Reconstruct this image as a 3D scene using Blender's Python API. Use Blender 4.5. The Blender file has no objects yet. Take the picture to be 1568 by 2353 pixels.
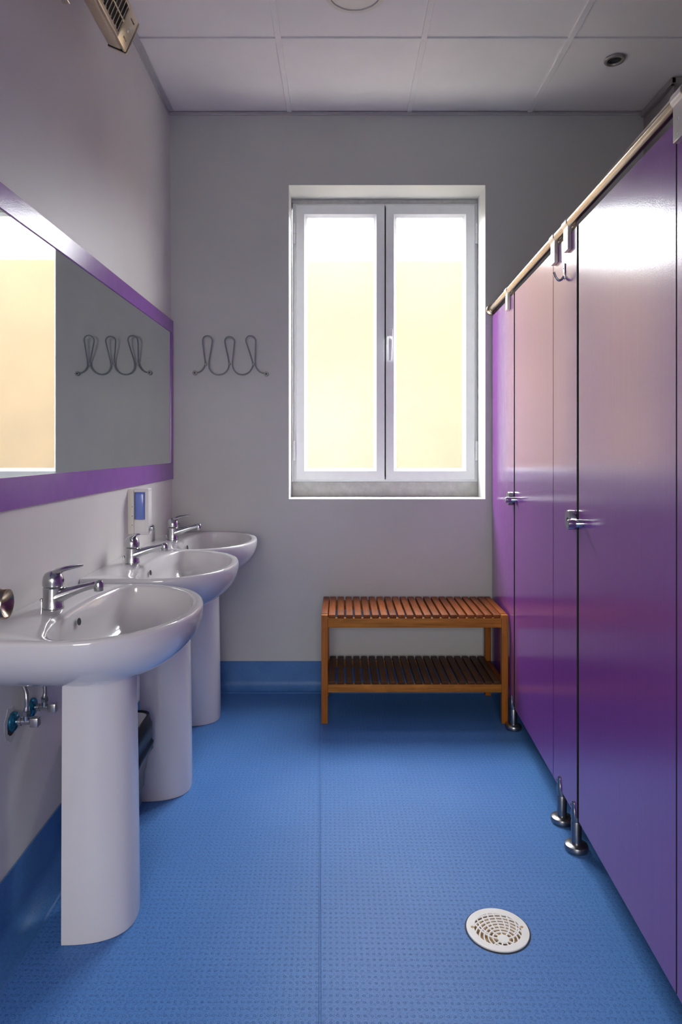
import bpy, bmesh, math, random
from mathutils import Vector, Matrix
random.seed(4)
S = bpy.context.scene
C = S.collection
PI = math.pi
CZ = 1.205            # camera height
D = 3.41              # camera to window wall
CEIL = CZ + 1.676

# ------------------------------------------------------------------ materials
def mat(name):
    m = bpy.data.materials.new(name); m.use_nodes = True
    nt = m.node_tree; nt.nodes.clear()
    out = nt.nodes.new('ShaderNodeOutputMaterial')
    return m, nt, out
def N(nt, t, **kw):
    n = nt.nodes.new(t)
    for k, v in kw.items():
        if k.startswith('i_'):
            key = k[2:].replace('_', ' ')
            n.inputs[key].default_value = v
        else:
            setattr(n, k, v)
    return n
def L(nt, a, b): nt.links.new(a, b)
def coords(nt, scale=(1, 1, 1), kind='Object'):
    tc = N(nt, 'ShaderNodeTexCoord'); mp = N(nt, 'ShaderNodeMapping')
    mp.inputs['Scale'].default_value = scale
    L(nt, tc.outputs[kind], mp.inputs['Vector'])
    return mp.outputs['Vector']
def rgb(c): return (c[0], c[1], c[2], 1)
def mixcol(nt, fac, a, b, blend='MIX'):
    n = N(nt, 'ShaderNodeMix', data_type='RGBA', blend_type=blend)
    for i, v in ((0, fac), (6, a), (7, b)):
        if isinstance(v, (int, float)): n.inputs[i].default_value = v
        elif isinstance(v, tuple): n.inputs[i].default_value = rgb(v)
        else: L(nt, v, n.inputs[i])
    return n.outputs[2]
def math_(nt, op, a, b=None, c=None):
    n = N(nt, 'ShaderNodeMath', operation=op)
    for i, v in enumerate((a, b, c)):
        if v is None: continue
        if isinstance(v, (int, float)): n.inputs[i].default_value = v
        else: L(nt, v, n.inputs[i])
    return n.outputs[0]
def ramp(nt, src, stops):
    r = N(nt, 'ShaderNodeValToRGB'); L(nt, src, r.inputs[0])
    e = r.color_ramp.elements
    while len(e) > 1: e.remove(e[-1])
    e[0].position, e[0].color = stops[0][0], rgb(stops[0][1])
    for p, c in stops[1:]:
        x = e.new(p); x.color = rgb(c)
    return r.outputs[0]
def noise(nt, vec, scale, detail=3, rough=.55):
    n = N(nt, 'ShaderNodeTexNoise'); n.inputs['Scale'].default_value = scale
    n.inputs['Detail'].default_value = detail; n.inputs['Roughness'].default_value = rough
    L(nt, vec, n.inputs['Vector']); return n.outputs[0]
def bump(nt, h, strength, dist=.001):
    b = N(nt, 'ShaderNodeBump'); b.inputs['Strength'].default_value = strength
    b.inputs['Distance'].default_value = dist; L(nt, h, b.inputs['Height']); return b.outputs[0]

def simple(name, col, rough=.5, metal=0., spec=.5, coat=0., var=.06, vscale=25, bmp=0., bscale=200, stretch=(1, 1, 1), trans=0., ior=1.5):
    m, nt, out = mat(name)
    p = N(nt, 'ShaderNodeBsdfPrincipled')
    v = coords(nt, stretch)
    n = noise(nt, v, vscale)
    lo = tuple(c * (1 - var) for c in col); hi = tuple(min(1, c * (1 + var)) for c in col)
    L(nt, ramp(nt, n, [(.3, lo), (.7, hi)]), p.inputs['Base Color'])
    p.inputs['Roughness'].default_value = rough; p.inputs['Metallic'].default_value = metal
    p.inputs['Specular IOR Level'].default_value = spec
    p.inputs['Coat Weight'].default_value = coat; p.inputs['Coat Roughness'].default_value = .05
    p.inputs['Transmission Weight'].default_value = trans; p.inputs['IOR'].default_value = ior
    if bmp:
        L(nt, bump(nt, noise(nt, v, bscale, 4), bmp), p.inputs['Normal'])
    L(nt, p.outputs[0], out.inputs[0]); return m

M = {}
def wall_paint(name, col, rough):
    m, nt, out = mat(name)
    p = N(nt, 'ShaderNodeBsdfPrincipled'); v = coords(nt)
    big = noise(nt, v, 2.2, 4); small = noise(nt, v, 60, 3)
    c = ramp(nt, big, [(.3, tuple(x * .95 for x in col)), (.7, tuple(x * 1.04 for x in col))])
    sc = N(nt, 'ShaderNodeTexVoronoi'); sc.inputs['Scale'].default_value = 14; L(nt, v, sc.inputs['Vector'])
    sp = ramp(nt, sc.outputs['Distance'], [(.0, (1, 1, 1)), (.035, (0, 0, 0))])
    rareness = ramp(nt, noise(nt, v, 5, 2), [(.62, (0, 0, 0)), (.66, (1, 1, 1))])
    f = mixcol(nt, 1., sp, rareness, 'MULTIPLY')
    c = mixcol(nt, math_(nt, 'MULTIPLY', f, .35), c, (.8, .8, .8))
    L(nt, c, p.inputs['Base Color']); p.inputs['Roughness'].default_value = rough
    h = math_(nt, 'ADD', math_(nt, 'MULTIPLY', big, .6), small)
    L(nt, bump(nt, h, .25, .0016), p.inputs['Normal'])
    L(nt, p.outputs[0], out.inputs[0]); return m
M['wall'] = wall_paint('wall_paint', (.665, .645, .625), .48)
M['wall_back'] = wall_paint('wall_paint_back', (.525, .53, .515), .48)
M['wall_dim'] = wall_paint('wall_paint_darkened', (.30, .27, .265), .5)  # wall paint darkened for the cubicle side, shade put into its colour
M['ceiling'] = simple('ceiling_tile', (.84, .80, .79), .9, var=.02, vscale=6, bmp=.1, bscale=400)
M['tbar'] = simple('ceiling_bar_white', (.82, .79, .78), .6, var=.02)
M['trim_grey'] = simple('painted_edge_angle', (.50, .48, .49), .6, var=.04)
M['plaster'] = simple('rough_plaster', (.5, .49, .48), .9, var=.12, vscale=30, bmp=.6, bscale=40)

def floor_mat():
    m, nt, out = mat('studded_blue_vinyl')
    p = N(nt, 'ShaderNodeBsdfPrincipled')
    tc = N(nt, 'ShaderNodeTexCoord'); vec = tc.outputs['Object']
    sep = N(nt, 'ShaderNodeSeparateXYZ'); L(nt, vec, sep.inputs[0])
    x, y = sep.outputs[0], sep.outputs[1]
    # seam between the two vinyl sheets, a line in the floor plane
    seam = math_(nt, 'ADD', x, math_(nt, 'MULTIPLY', y, .0310))      # 0 on the seam
    right = math_(nt, 'GREATER_THAN', seam, 0.)
    def grid(ang, sx, sy, ox):
        ca, sa = math.cos(ang), math.sin(ang)
        xr = math_(nt, 'ADD', math_(nt, 'MULTIPLY', seam, ca), math_(nt, 'MULTIPLY', y, sa))
        yr = math_(nt, 'SUBTRACT', math_(nt, 'MULTIPLY', y, ca), math_(nt, 'MULTIPLY', seam, sa))
        fx = math_(nt, 'SUBTRACT', math_(nt, 'FRACT', math_(nt, 'ADD', math_(nt, 'DIVIDE', xr, sx), 50 + ox)), .5)
        fy = math_(nt, 'SUBTRACT', math_(nt, 'FRACT', math_(nt, 'ADD', math_(nt, 'DIVIDE', yr, sy), 50)), .5)
        fx = math_(nt, 'MULTIPLY', fx, sx); fy = math_(nt, 'MULTIPLY', fy, sy)
        return math_(nt, 'SQRT', math_(nt, 'ADD', math_(nt, 'MULTIPLY', fx, fx), math_(nt, 'MULTIPLY', fy, fy)))
    dl = grid(0., .01465, .0178, .0)
    dr = grid(-.014, .01465, .0178, .3)
    mx = N(nt, 'ShaderNodeMix', data_type='FLOAT'); L(nt, right, mx.inputs[0]); L(nt, dl, mx.inputs[2]); L(nt, dr, mx.inputs[3])
    d = mx.outputs[0]
    mr = N(nt, 'ShaderNodeMapRange', interpolation_type='SMOOTHSTEP'); L(nt, d, mr.inputs[0])
    mr.inputs[1].default_value = .0031; mr.inputs[2].default_value = .0019
    mr.inputs[3].default_value = 0; mr.inputs[4].default_value = 1
    stud = mr.outputs[0]
    ring = math_(nt, 'SUBTRACT', 1., math_(nt, 'MINIMUM', 1., math_(nt, 'MULTIPLY', math_(nt, 'ABSOLUTE', math_(nt, 'SUBTRACT', d, .0029)), 1400.)))
    big = noise(nt, vec, 3., 4); fine = noise(nt, vec, 170, 4, .65); fleck = noise(nt, vec, 330, 2)
    base = ramp(nt, big, [(.3, (.066, .20, .50)), (.7, (.082, .23, .55))])
    base = mixcol(nt, math_(nt, 'MULTIPLY', ramp(nt, fine, [(.38, (1, 1, 1)), (.52, (0, 0, 0))]), .5), base, (.03, .09, .27))
    base = mixcol(nt, math_(nt, 'MULTIPLY', ramp(nt, fleck, [(.28, (1, 1, 1)), (.34, (0, 0, 0))]), .6), base, (.01, .03, .09))
    base = mixcol(nt, math_(nt, 'MULTIPLY', ramp(nt, fleck, [(.68, (0, 0, 0)), (.74, (1, 1, 1))]), .5), base, (.35, .52, .75))
    dirt = ramp(nt, noise(nt, vec, 12, 3), [(.4, (0, 0, 0)), (.65, (1, 1, 1))])
    base = mixcol(nt, math_(nt, 'MULTIPLY', ring, math_(nt, 'ADD', .42, math_(nt, 'MULTIPLY', dirt, .35))), base, (.012, .03, .085))
    sd = math_(nt, 'ABSOLUTE', seam)
    sl = math_(nt, 'SUBTRACT', 1., math_(nt, 'MINIMUM', 1., math_(nt, 'MULTIPLY', math_(nt, 'ABSOLUTE', math_(nt, 'SUBTRACT', sd, .0022)), 900.)))
    base = mixcol(nt, math_(nt, 'MULTIPLY', sl, .65), base, (.01, .03, .08))
    L(nt, base, p.inputs['Base Color'])
    p.inputs['Roughness'].default_value = .48; p.inputs['Specular IOR Level'].default_value = .22
    h = math_(nt, 'SUBTRACT', math_(nt, 'ADD', stud, math_(nt, 'MULTIPLY', fine, .12)), math_(nt, 'MULTIPLY', sl, .6))
    L(nt, bump(nt, h, .55, .0012), p.inputs['Normal'])
    L(nt, p.outputs[0], out.inputs[0]); return m
M['floor'] = floor_mat()
def cove_mat():
    m, nt, out = mat('blue_vinyl_cove')
    p = N(nt, 'ShaderNodeBsdfPrincipled'); v = coords(nt)
    fine = noise(nt, v, 170, 4, .65); big = noise(nt, v, 8, 4)
    base = ramp(nt, big, [(.3, (.045, .155, .40)), (.7, (.065, .20, .47))])
    base = mixcol(nt, math_(nt, 'MULTIPLY', ramp(nt, fine, [(.35, (1, 1, 1)), (.55, (0, 0, 0))]), .35), base, (.02, .08, .2))
    L(nt, base, p.inputs['Base Color']); p.inputs['Roughness'].default_value = .5
    L(nt, p.outputs[0], out.inputs[0]); return m
M['cove'] = cove_mat()

def purple_mat(name, col, rough, orange, stretch=(30, 30, .6), sv=.03, ior=2.1):
    m, nt, out = mat(name)
    p = N(nt, 'ShaderNodeBsdfPrincipled'); v = coords(nt)
    vs = coords(nt, stretch)
    streak = noise(nt, vs, 4, 4)
    c = ramp(nt, streak, [(.3, tuple(x * (1 - sv) for x in col)), (.7, tuple(x * (1 + sv) for x in col))])
    vor = N(nt, 'ShaderNodeTexVoronoi'); vor.inputs['Scale'].default_value = 22; L(nt, v, vor.inputs['Vector'])
    sp = ramp(nt, vor.outputs['Distance'], [(.0, (1, 1, 1)), (.04, (0, 0, 0))])
    c = mixcol(nt, math_(nt, 'MULTIPLY', sp, .35), c, (.6, .5, .65))
    L(nt, c, p.inputs['Base Color'])
    r = ramp(nt, streak, [(.3, (rough * .95,) * 3), (.7, (rough * 1.06,) * 3)])
    L(nt, r, p.inputs['Roughness'])
    p.inputs['IOR'].default_value = ior
    h = math_(nt, 'ADD', noise(nt, v, 260, 3), math_(nt, 'MULTIPLY', streak, .03))
    L(nt, bump(nt, h, orange, .0008), p.inputs['Normal'])
    L(nt, p.outputs[0], out.inputs[0]); return m
M['purple'] = purple_mat('purple_laminate', (.25, .066, .33), .15, .10)
M['purple_orange_peel'] = purple_mat('purple_laminate_textured', (.25, .066, .33), .19, .17)
M['purple_board'] = purple_mat('purple_board', (.24, .075, .38), .2, .25, (4, 4, 4), .05, 1.5)

M['dark_core'] = simple('laminate_core', (.018, .014, .02), .5)
M['mirror'] = simple('mirror_silver', (.72, .775, .74), .015, 1., var=.03, vscale=5)
M['chrome'] = simple('chrome', (.50, .51, .52), .2, 1., var=.04)
M['steel'] = simple('brushed_steel', (.60, .58, .56), .28, 1., var=.08, stretch=(8, 1, 8))
M['rail'] = simple('polished_rail_steel', (.56, .47, .35), .22, 1., var=.06)
M['bracket'] = simple('bracket_steel', (.74, .70, .66), .3, 1., var=.05)
M['foot_steel'] = simple('foot_steel', (.30, .30, .31), .3, 1., var=.08)
M['heater_steel'] = simple('heater_steel', (.76, .65, .49), .3, 1., var=.05, stretch=(1, 6, 1))
M['brass'] = simple('warm_reflector', (.80, .62, .36), .2, 1.)
M['knob_bronze'] = simple('turned_bronze', (.36, .29, .22), .25, 1., var=.1)
M['ceramic'] = simple('white_ceramic', (.63, .615, .625), .12, spec=.55, coat=.35, var=.012, vscale=4)
M['pvc'] = simple('white_pvc', (.80, .81, .83), .32, var=.02)
M['white_plastic'] = simple('white_plastic', (.78, .77, .76), .35, var=.03)
M['cream_plastic'] = simple('cream_plastic', (.72, .70, .62), .45, var=.03)
M['blue_tank'] = simple('blue_tank_plastic', (.15, .23, .62), .2, var=.08, coat=.4)
M['black'] = simple('black_void', (.012, .012, .013), .6)
M['dark_rubber'] = simple('dark_rubber', (.02, .02, .022), .7)
M['bag'] = simple('black_bin_bag', (.006, .007, .008), .3, spec=.3, var=.1, bmp=.4, bscale=28)
M['hook_paint'] = simple('grey_hook_enamel', (.20, .225, .235), .35, spec=.5, var=.05)
M['hook_cap'] = simple('grey_hook_cap', (.30, .32, .31), .4, var=.05)
M['rust'] = simple('rusty_screw', (.12, .045, .02), .7, var=.3, vscale=200)
M['teal_chrome'] = simple('blue_tinted_escutcheon', (.03, .22, .36), .22, .85, var=.3, vscale=70)
M['drain_white'] = simple('drain_plastic', (.80, .79, .74), .4, var=.03)
M['drain_dirt'] = simple('drain_ochre', (.50, .33, .15), .8, var=.35, vscale=60)
M['lamp_ring'] = simple('lamp_ring', (.70, .66, .60), .45, var=.02)
M['lamp_glass'] = simple('lamp_diffuser', (.76, .71, .66), .5, var=.02)
M['spot_ring'] = simple('spot_ring', (.40, .37, .33), .3, .6)
M['purple_ink'] = simple('indicator_ink', (.05, .02, .05), .4)
M['outside_wall'] = simple('cream_render_darkened', (.078, .048, .0225), .95, var=.12, vscale=1.6)  # cream wall, colour darkened to hold its brightness down under the strong sky
M['outside_ground'] = simple('outside_ground', (.45, .41, .36), .95, var=.1)

def wood_mat(name, col, rough):
    m, nt, out = mat(name)
    p = N(nt, 'ShaderNodeBsdfPrincipled')
    tc = N(nt, 'ShaderNodeTexCoord'); oi = N(nt, 'ShaderNodeObjectInfo')
    mp = N(nt, 'ShaderNodeMapping'); mp.inputs['Scale'].default_value = {'x': (1.2, 22, 22), 'y': (22, 1.2, 22), 'z': (22, 22, 1.2)}[name[-1]]
    add = N(nt, 'ShaderNodeVectorMath', operation='ADD')
    cmb = N(nt, 'ShaderNodeCombineXYZ')
    for i in range(3): L(nt, math_(nt, 'MULTIPLY', oi.outputs['Random'], 3.7 + i), cmb.inputs[i])
    L(nt, tc.outputs['Object'], add.inputs[0]); L(nt, cmb.outputs[0], add.inputs[1])
    L(nt, add.outputs[0], mp.inputs['Vector']); v = mp.outputs['Vector']
    g = noise(nt, v, 4.5, 6, .65)
    c = ramp(nt, g, [(.25, tuple(x * .55 for x in col)), (.5, col), (.75, tuple(x * 1.35 for x in col))])
    tone = math_(nt, 'ADD', .82, math_(nt, 'MULTIPLY', oi.outputs['Random'], .36))
    cc = N(nt, 'ShaderNodeMix', data_type='RGBA', blend_type='MULTIPLY'); cc.inputs[0].default_value = 1
    L(nt, c, cc.inputs[6])
    cb = N(nt, 'ShaderNodeCombineColor')
    for i in range(3): L(nt, tone, cb.inputs[i])
    L(nt, cb.outputs[0], cc.inputs[7])
    worn = ramp(nt, noise(nt, tc.outputs['Object'], 9, 3), [(.6, (0, 0, 0)), (.72, (1, 1, 1))])
    fin = mixcol(nt, math_(nt, 'MULTIPLY', worn, .3), cc.outputs[2], tuple(min(1, x * 1.9) for x in col))
    L(nt, fin, p.inputs['Base Color'])
    p.inputs['Roughness'].default_value = rough; p.inputs['Specular IOR Level'].default_value = .16
    L(nt, bump(nt, g, .2, .0008), p.inputs['Normal'])
    L(nt, p.outputs[0], out.inputs[0]); return m
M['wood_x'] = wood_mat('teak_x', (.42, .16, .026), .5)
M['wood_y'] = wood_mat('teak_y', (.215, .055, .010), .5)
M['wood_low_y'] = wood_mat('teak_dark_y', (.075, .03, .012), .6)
M['wood_z'] = wood_mat('teak_z', (.34, .11, .017), .5)

def pane_mat():
    m, nt, out = mat('obscured_glass')
    v = coords(nt)
    tr = N(nt, 'ShaderNodeBsdfTransparent'); tr.inputs[0].default_value = (.93, .93, .92, 1)
    tl = N(nt, 'ShaderNodeBsdfTranslucent'); tl.inputs[0].default_value = (.95, .95, .94, 1)
    g = N(nt, 'ShaderNodeBsdfGlossy'); g.inputs['Roughness'].default_value = .12
    L(nt, bump(nt, noise(nt, v, 320, 3), .5, .001), g.inputs['Normal'])
    a = N(nt, 'ShaderNodeMixShader'); a.inputs[0].default_value = .01
    L(nt, tr.outputs[0], a.inputs[1]); L(nt, tl.outputs[0], a.inputs[2])
    b = N(nt, 'ShaderNodeMixShader'); b.inputs[0].default_value = .05
    L(nt, a.outputs[0], b.inputs[1]); L(nt, g.outputs[0], b.inputs[2])
    L(nt, b.outputs[0], out.inputs[0]); return m
M['pane'] = pane_mat()

# ------------------------------------------------------------------ mesh helpers
def NB(): return bmesh.new()
def box(bm, x0, x1, y0, y1, z0, z1, bev=0., seg=2, mtx=None):
    t = bmesh.new()
    vs = [t.verts.new((x, y, z)) for x in (x0, x1) for y in (y0, y1) for z in (z0, z1)]
    for f in ((0, 1, 3, 2), (4, 6, 7, 5), (0, 4, 5, 1), (2, 3, 7, 6), (0, 2, 6, 4), (1, 5, 7, 3)):
        t.faces.new([vs[i] for i in f])
    if bev: bmesh.ops.bevel(t, geom=t.edges[:], offset=bev, segments=seg, profile=.5, affect='EDGES')
    merge(bm, t, mtx)
def merge(bm, t, mtx=None):
    if mtx is not None: bmesh.ops.transform(t, matrix=mtx, verts=t.verts)
    me = bpy.data.meshes.new('tmp'); t.to_mesh(me); t.free(); bm.from_mesh(me); bpy.data.meshes.remove(me)
def loft(bm, rings, closed=True, cap0=True, cap1=True):
    R = [[bm.verts.new(p) for p in r] for r in rings]
    n = len(R[0])
    for a, b in zip(R, R[1:]):
        for i in range(n if closed else n - 1):
            j = (i + 1) % n
            bm.faces.new((a[i], a[j], b[j], b[i]))
    if cap0: bm.faces.new(R[0][::-1])
    if cap1: bm.faces.new(R[-1])
    return R
def frame_of(d):
    d = Vector(d).normalized()
    up = Vector((0, 0, 1)) if abs(d.z) < .95 else Vector((1, 0, 0))
    a = d.cross(up).normalized(); b = a.cross(d).normalized()
    return a, b
def tube(bm, pts, r, seg=12, closed=False, flat=1.):
    pts = [Vector(p) for p in pts]; n = len(pts)
    rs = r if isinstance(r, (list, tuple)) else [r] * n
    rings = []; pa = None
    for i, p in enumerate(pts):
        if closed: d = pts[(i + 1) % n] - pts[i - 1]
        else: d = pts[min(i + 1, n - 1)] - pts[max(i - 1, 0)]
        d.normalize()
        if pa is None: a, b = frame_of(d)
        else:
            a = (pa - d * pa.dot(d)).normalized(); b = a.cross(d).normalized()
        pa = a
        rings.append([p + a * math.cos(2 * PI * k / seg) * rs[i] + b * math.sin(2 * PI * k / seg) * rs[i] * flat for k in range(seg)])
    if closed:
        loft(bm, rings + [rings[0]], cap0=False, cap1=False); bmesh.ops.remove_doubles(bm, verts=bm.verts, dist=1e-6)
    else: loft(bm, rings)
def cyl(bm, p0, p1, r0, r1=None, seg=24): tube(bm, [p0, p1], [r0, r1 if r1 is not None else r0], seg)
def lathe(bm, prof, seg=32, o=(0, 0, 0), axis='z', mtx=None):
    """prof: (radius, height) list along the axis"""
    t = bmesh.new(); rings = []
    for r, h in prof:
        ring = []
        for k in range(seg):
            c, s = math.cos(2 * PI * k / seg) * max(r, 1e-5), math.sin(2 * PI * k / seg) * max(r, 1e-5)
            p = {'z': (c, s, h), 'x': (h, c, s), 'y': (s, h, c)}[axis]
            ring.append((p[0] + o[0], p[1] + o[1], p[2] + o[2]))
        rings.append(ring)
    shut = prof[0] == prof[-1]
    loft(t, rings, cap0=not shut, cap1=not shut)
    if shut: bmesh.ops.remove_doubles(t, verts=t.verts, dist=1e-7)
    merge(bm, t, mtx)
def spline(pts, sub=6, closed=False):
    P = [Vector(p) for p in pts]; n = len(P); out = []
    for i in range(n if closed else n - 1):
        p0 = P[(i - 1) % n] if closed or i > 0 else P[0]
        p1, p2 = P[i], P[(i + 1) % n]
        p3 = P[(i + 2) % n] if closed or i < n - 2 else P[-1]
        for k in range(sub):
            t = k / sub
            out.append(.5 * ((2 * p1) + (-p0 + p2) * t + (2 * p0 - 5 * p1 + 4 * p2 - p3) * t * t + (-p0 + 3 * p1 - 3 * p2 + p3) * t ** 3))
    if not closed: out.append(P[-1])
    return out
def link(name, me, parent=None, loc=(0, 0, 0)):
    o = bpy.data.objects.new(name, me); C.objects.link(o); o.location = loc
    if parent: o.parent = parent
    return o
def obj(name, bm, m, parent=None, smooth=35, loc=(0, 0, 0)):
    bmesh.ops.recalc_face_normals(bm, faces=bm.faces)
    me = bpy.data.meshes.new(name); bm.to_mesh(me); bm.free()
    me.materials.append(m)
    if smooth:
        for p in me.polygons: p.use_smooth = True
        me.set_sharp_from_angle(angle=math.radians(smooth))
    return link(name, me, parent, loc)
def tag(o, label, cat, group=None, kind=None):
    o['label'] = label; o['category'] = cat
    if group: o['group'] = group
    if kind: o['kind'] = kind
    return o
def thing(name, label, cat, loc=(0, 0, 0), rz=0., group=None):
    o = bpy.data.objects.new(name, None); C.objects.link(o); o.empty_display_size = .05
    o.location = loc; o.rotation_euler = (0, 0, rz)
    return tag(o, label, cat, group)
def struct(o, label=None):
    o['kind'] = 'structure'
    if label: o['label'] = label; 
    return o
def dup(root):
    r = root.copy(); C.objects.link(r)
    for ch in root.children:
        c = ch.copy(); C.objects.link(c); c.parent = r
        for g in ch.children:
            d = g.copy(); C.objects.link(d); d.parent = c
    return r

# reference lines of the two side planes
def XL(y): return -.837 - .014 * (y - D)       # face of the mirror band on the left wall
RZL = .014
def XR(y): return .621 + .039 * y               # front face of the cubicle partition
RZR = -.039
TILT = -.0068

# ------------------------------------------------------------------ the room
Y0 = -1.7
b = NB()
# floor with the round hole of the gully
HX, HY, HR = .392, 1.707, .076
outer = [b.verts.new(p) for p in ((-.95, Y0, 0), (2.1, Y0, 0), (2.1, 3.5, 0), (-.95, 3.5, 0))]
hole = [b.verts.new((HX + HR * math.cos(2 * PI * k / 48), HY + HR * math.sin(2 * PI * k / 48), 0)) for k in range(48)]
ed = [b.edges.new((outer[i], outer[(i + 1) % 4])) for i in range(4)] + [b.edges.new((hole[i], hole[(i + 1) % 48])) for i in range(48)]
bmesh.ops.triangle_fill(b, use_beauty=True, edges=ed)
for f in list(b.faces):
    c = f.calc_center_median()
    if (c.x - HX) ** 2 + (c.y - HY) ** 2 < (HR * .98) ** 2: b.faces.remove(f)
bmesh.ops.recalc_face_normals(b, faces=b.faces)
geo = bmesh.ops.extrude_face_region(b, geom=b.faces[:])
for v in [g for g in geo['geom'] if isinstance(g, bmesh.types.BMVert)]: v.co.z -= .06
struct(obj('floor', b, M['floor'], smooth=0))

b = NB(); box(b, -1.05, 2.2, Y0 - .1, 3.7, CEIL + .006, CEIL + .1)
ceil = struct(obj('ceiling', b, M['ceiling'], smooth=0))
# exposed tee bars of the tiled ceiling
for gx in (-.257, .340, .940):
    b = NB(); box(b, gx - .012, gx + .012, Y0, D, CEIL - .001, CEIL + .008, .001, 1)
    obj('ceiling_bar', b, M['tbar'], ceil, smooth=0)
for gy in (2.80, 2.20):
    b = NB(); box(b, -.86, 1.52, gy - .012, gy + .012, CEIL - .0005, CEIL + .008, .001, 1)
    obj('ceiling_bar', b, M['tbar'], ceil, smooth=0)

# left wall, leaning very slightly
b = NB()
def lw(y, z): return (XL(y) + TILT * z, y, z)
T = .14
loft(b, [[lw(Y0, -.05), lw(3.55, -.05), (XL(3.55) - T, 3.55, -.05), (XL(Y0) - T, Y0, -.05)],
         [lw(Y0, CEIL + .05), lw(3.55, CEIL + .05), (XL(3.55) - T, 3.55, CEIL + .05), (XL(Y0) - T, Y0, CEIL + .05)]])
struct(obj('wall_left', b, M['wall'], smooth=0))

# window wall with its opening
WX0, WX1, WZ0, WZ1 = -.261, .7217, CZ - .252, CZ + 1.317
YW = 3.61
b = NB(); E = .30
box(b, -1.0, WX0, D, D + E, -.05, CEIL + .05)
box(b, WX1, 1.75, D, D + E, -.05, CEIL + .05)
box(b, WX0, WX1, D, D + E, -.05, WZ0)
box(b, WX0, WX1, D, D + E, WZ1, CEIL + .05)
wb = struct(obj('wall_back', b, M['wall_back'], smooth=0))
b = NB()
box(b, WX0, WX1, YW - .006, D + E, WZ0, CZ - .176, .003)
box(b, WX0, WX1, YW - .006, D + E, CZ + 1.297, WZ1, .003)
obj('plaster_infill', b, M['plaster'], wb)

# right-hand wall of the cubicles (steps back), and the wall behind the camera with an added doorway for the fill light
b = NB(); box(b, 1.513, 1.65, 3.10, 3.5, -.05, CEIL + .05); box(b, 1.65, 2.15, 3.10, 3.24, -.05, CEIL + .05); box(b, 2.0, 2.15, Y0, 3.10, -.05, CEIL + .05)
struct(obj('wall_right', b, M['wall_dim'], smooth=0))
b = NB(); DX0, DX1, DZ = -.62, .45, 2.25
box(b, -1.0, DX0, Y0 - .12, Y0, -.05, CEIL + .05); box(b, DX1, 2.15, Y0 - .12, Y0, -.05, CEIL + .05)
box(b, DX0, DX1, Y0 - .12, Y0, DZ, CEIL + .05)
struct(obj('wall_front', b, M['wall'], smooth=0))
b = NB(); box(b, DX0 - .02, DX1 + .02, Y0 - .2, Y0 - .1, -.05, DZ + .02)
struct(obj('doorway_blocker', b, M['pvc'], smooth=0))  # unseen slab added to keep sky light out of the doorway

# ceiling edge angle
b = NB()
box(b, -.86, 1.50, D - .014, D - .001, CEIL - .002, CEIL, 0)
box(b, -.86, 1.50, D - .004, D - .0005, CEIL - .011, CEIL, 0)
struct(obj('trim_1', b, M['trim_grey'], smooth=0))
b = NB()
xl = lambda y: XL(y) + TILT * CEIL
loft(b, [[(xl(y), y, CEIL), (xl(y) + .024, y, CEIL), (xl(y) + .024, y, CEIL - .003), (xl(y) + .004, y, CEIL - .003), (xl(y) + .004, y, CEIL - .022), (xl(y), y, CEIL - .022)] for y in (Y0, 3.385)])
struct(obj('trim_2', b, M['trim_grey'], smooth=0))
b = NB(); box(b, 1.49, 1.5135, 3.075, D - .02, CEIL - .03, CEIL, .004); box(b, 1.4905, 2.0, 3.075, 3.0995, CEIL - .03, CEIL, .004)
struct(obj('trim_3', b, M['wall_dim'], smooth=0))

# vinyl coves
def cove_prof(h, r=.045, t=.004):
    inner = [(0, h), (t, h)]
    for k in range(9):
        a = k / 8 * PI / 2
        inner.append((t + r - r * math.cos(a), t + r - r * math.sin(a)))
    inner.append((t + r + .004, 0.0005)); inner.append((0, 0.0005))
    return inner
pr = cove_prof(.144)
b = NB(); loft(b, [[(x, D - .0005 - d, z) for d, z in pr] for x in (-.83, 1.50)])
struct(obj('baseboard_back', b, M['cove']))
pr = cove_prof(.172, .05)
b = NB(); loft(b, [[(XL(y) + .0005 + d, y, z) for d, z in pr] for y in (Y0 + .02, 3.36)])
struct(obj('baseboard_left', b, M['cove']))

# ------------------------------------------------------------------ window
win = bpy.data.objects.new('window_1', None); C.objects.link(win); win.location = (0, YW, 0); struct(win)
SC = 1568 / YW
def wx(px): return (px - 784) / SC
def wz(py): return CZ - (py - 1031) / SC
b = NB()
fx0, fx1, fz0, fz1 = wx(672.5), wx(1098), wz(1109), wz(465.5)
fw = .032
for a in ((fx0, fx0 + fw, fz0, fz1), (fx1 - fw, fx1, fz0, fz1), (fx0 + fw, fx1 - fw, fz1 - fw, fz1), (fx0 + fw, fx1 - fw, fz0, fz0 + fw)):
    box(b, a[0], a[1], 0, .06, a[2], a[3], .002)
obj('window_frame', b, M['pvc'], win)
def sash(x0, x1, g0, g1, zt, zb, gt, gb):
    """mitred sash with a sloped glazing bead"""
    b = NB()
    def rect(xa, xb, za, zb_, y): return [(xa, y, za), (xb, y, za), (xb, y, zb_), (xa, y, zb_)]
    e = .003; bead = .012
    rings = [rect(x0, x1, zb, zt, .03), rect(x0, x1, zb, zt, -.010), rect(x0 + e, x1 - e, zb + e, zt - e, -.013),
             rect(g0 - bead - .004, g1 + bead + .004, gb - bead - .004, gt + bead + .004, -.013),
             rect(g0 - bead, g1 + bead, gb - bead, gt + bead, -.009),
             rect(g0 - .001, g1 + .001, gb - .001, gt + .001, -.001), rect(g0, g1, gb, gt, .012)]
    loft(b, rings, cap0=False, cap1=False)
    o = obj('sash', b, M['pvc'], win, smooth=20)
    b = NB(); box(b, g0 - .004, g1 + .004, .002, .006, gb - .004, gt + .004)
    obj('pane', b, M['pane'], o, smooth=0)
    return o
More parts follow.
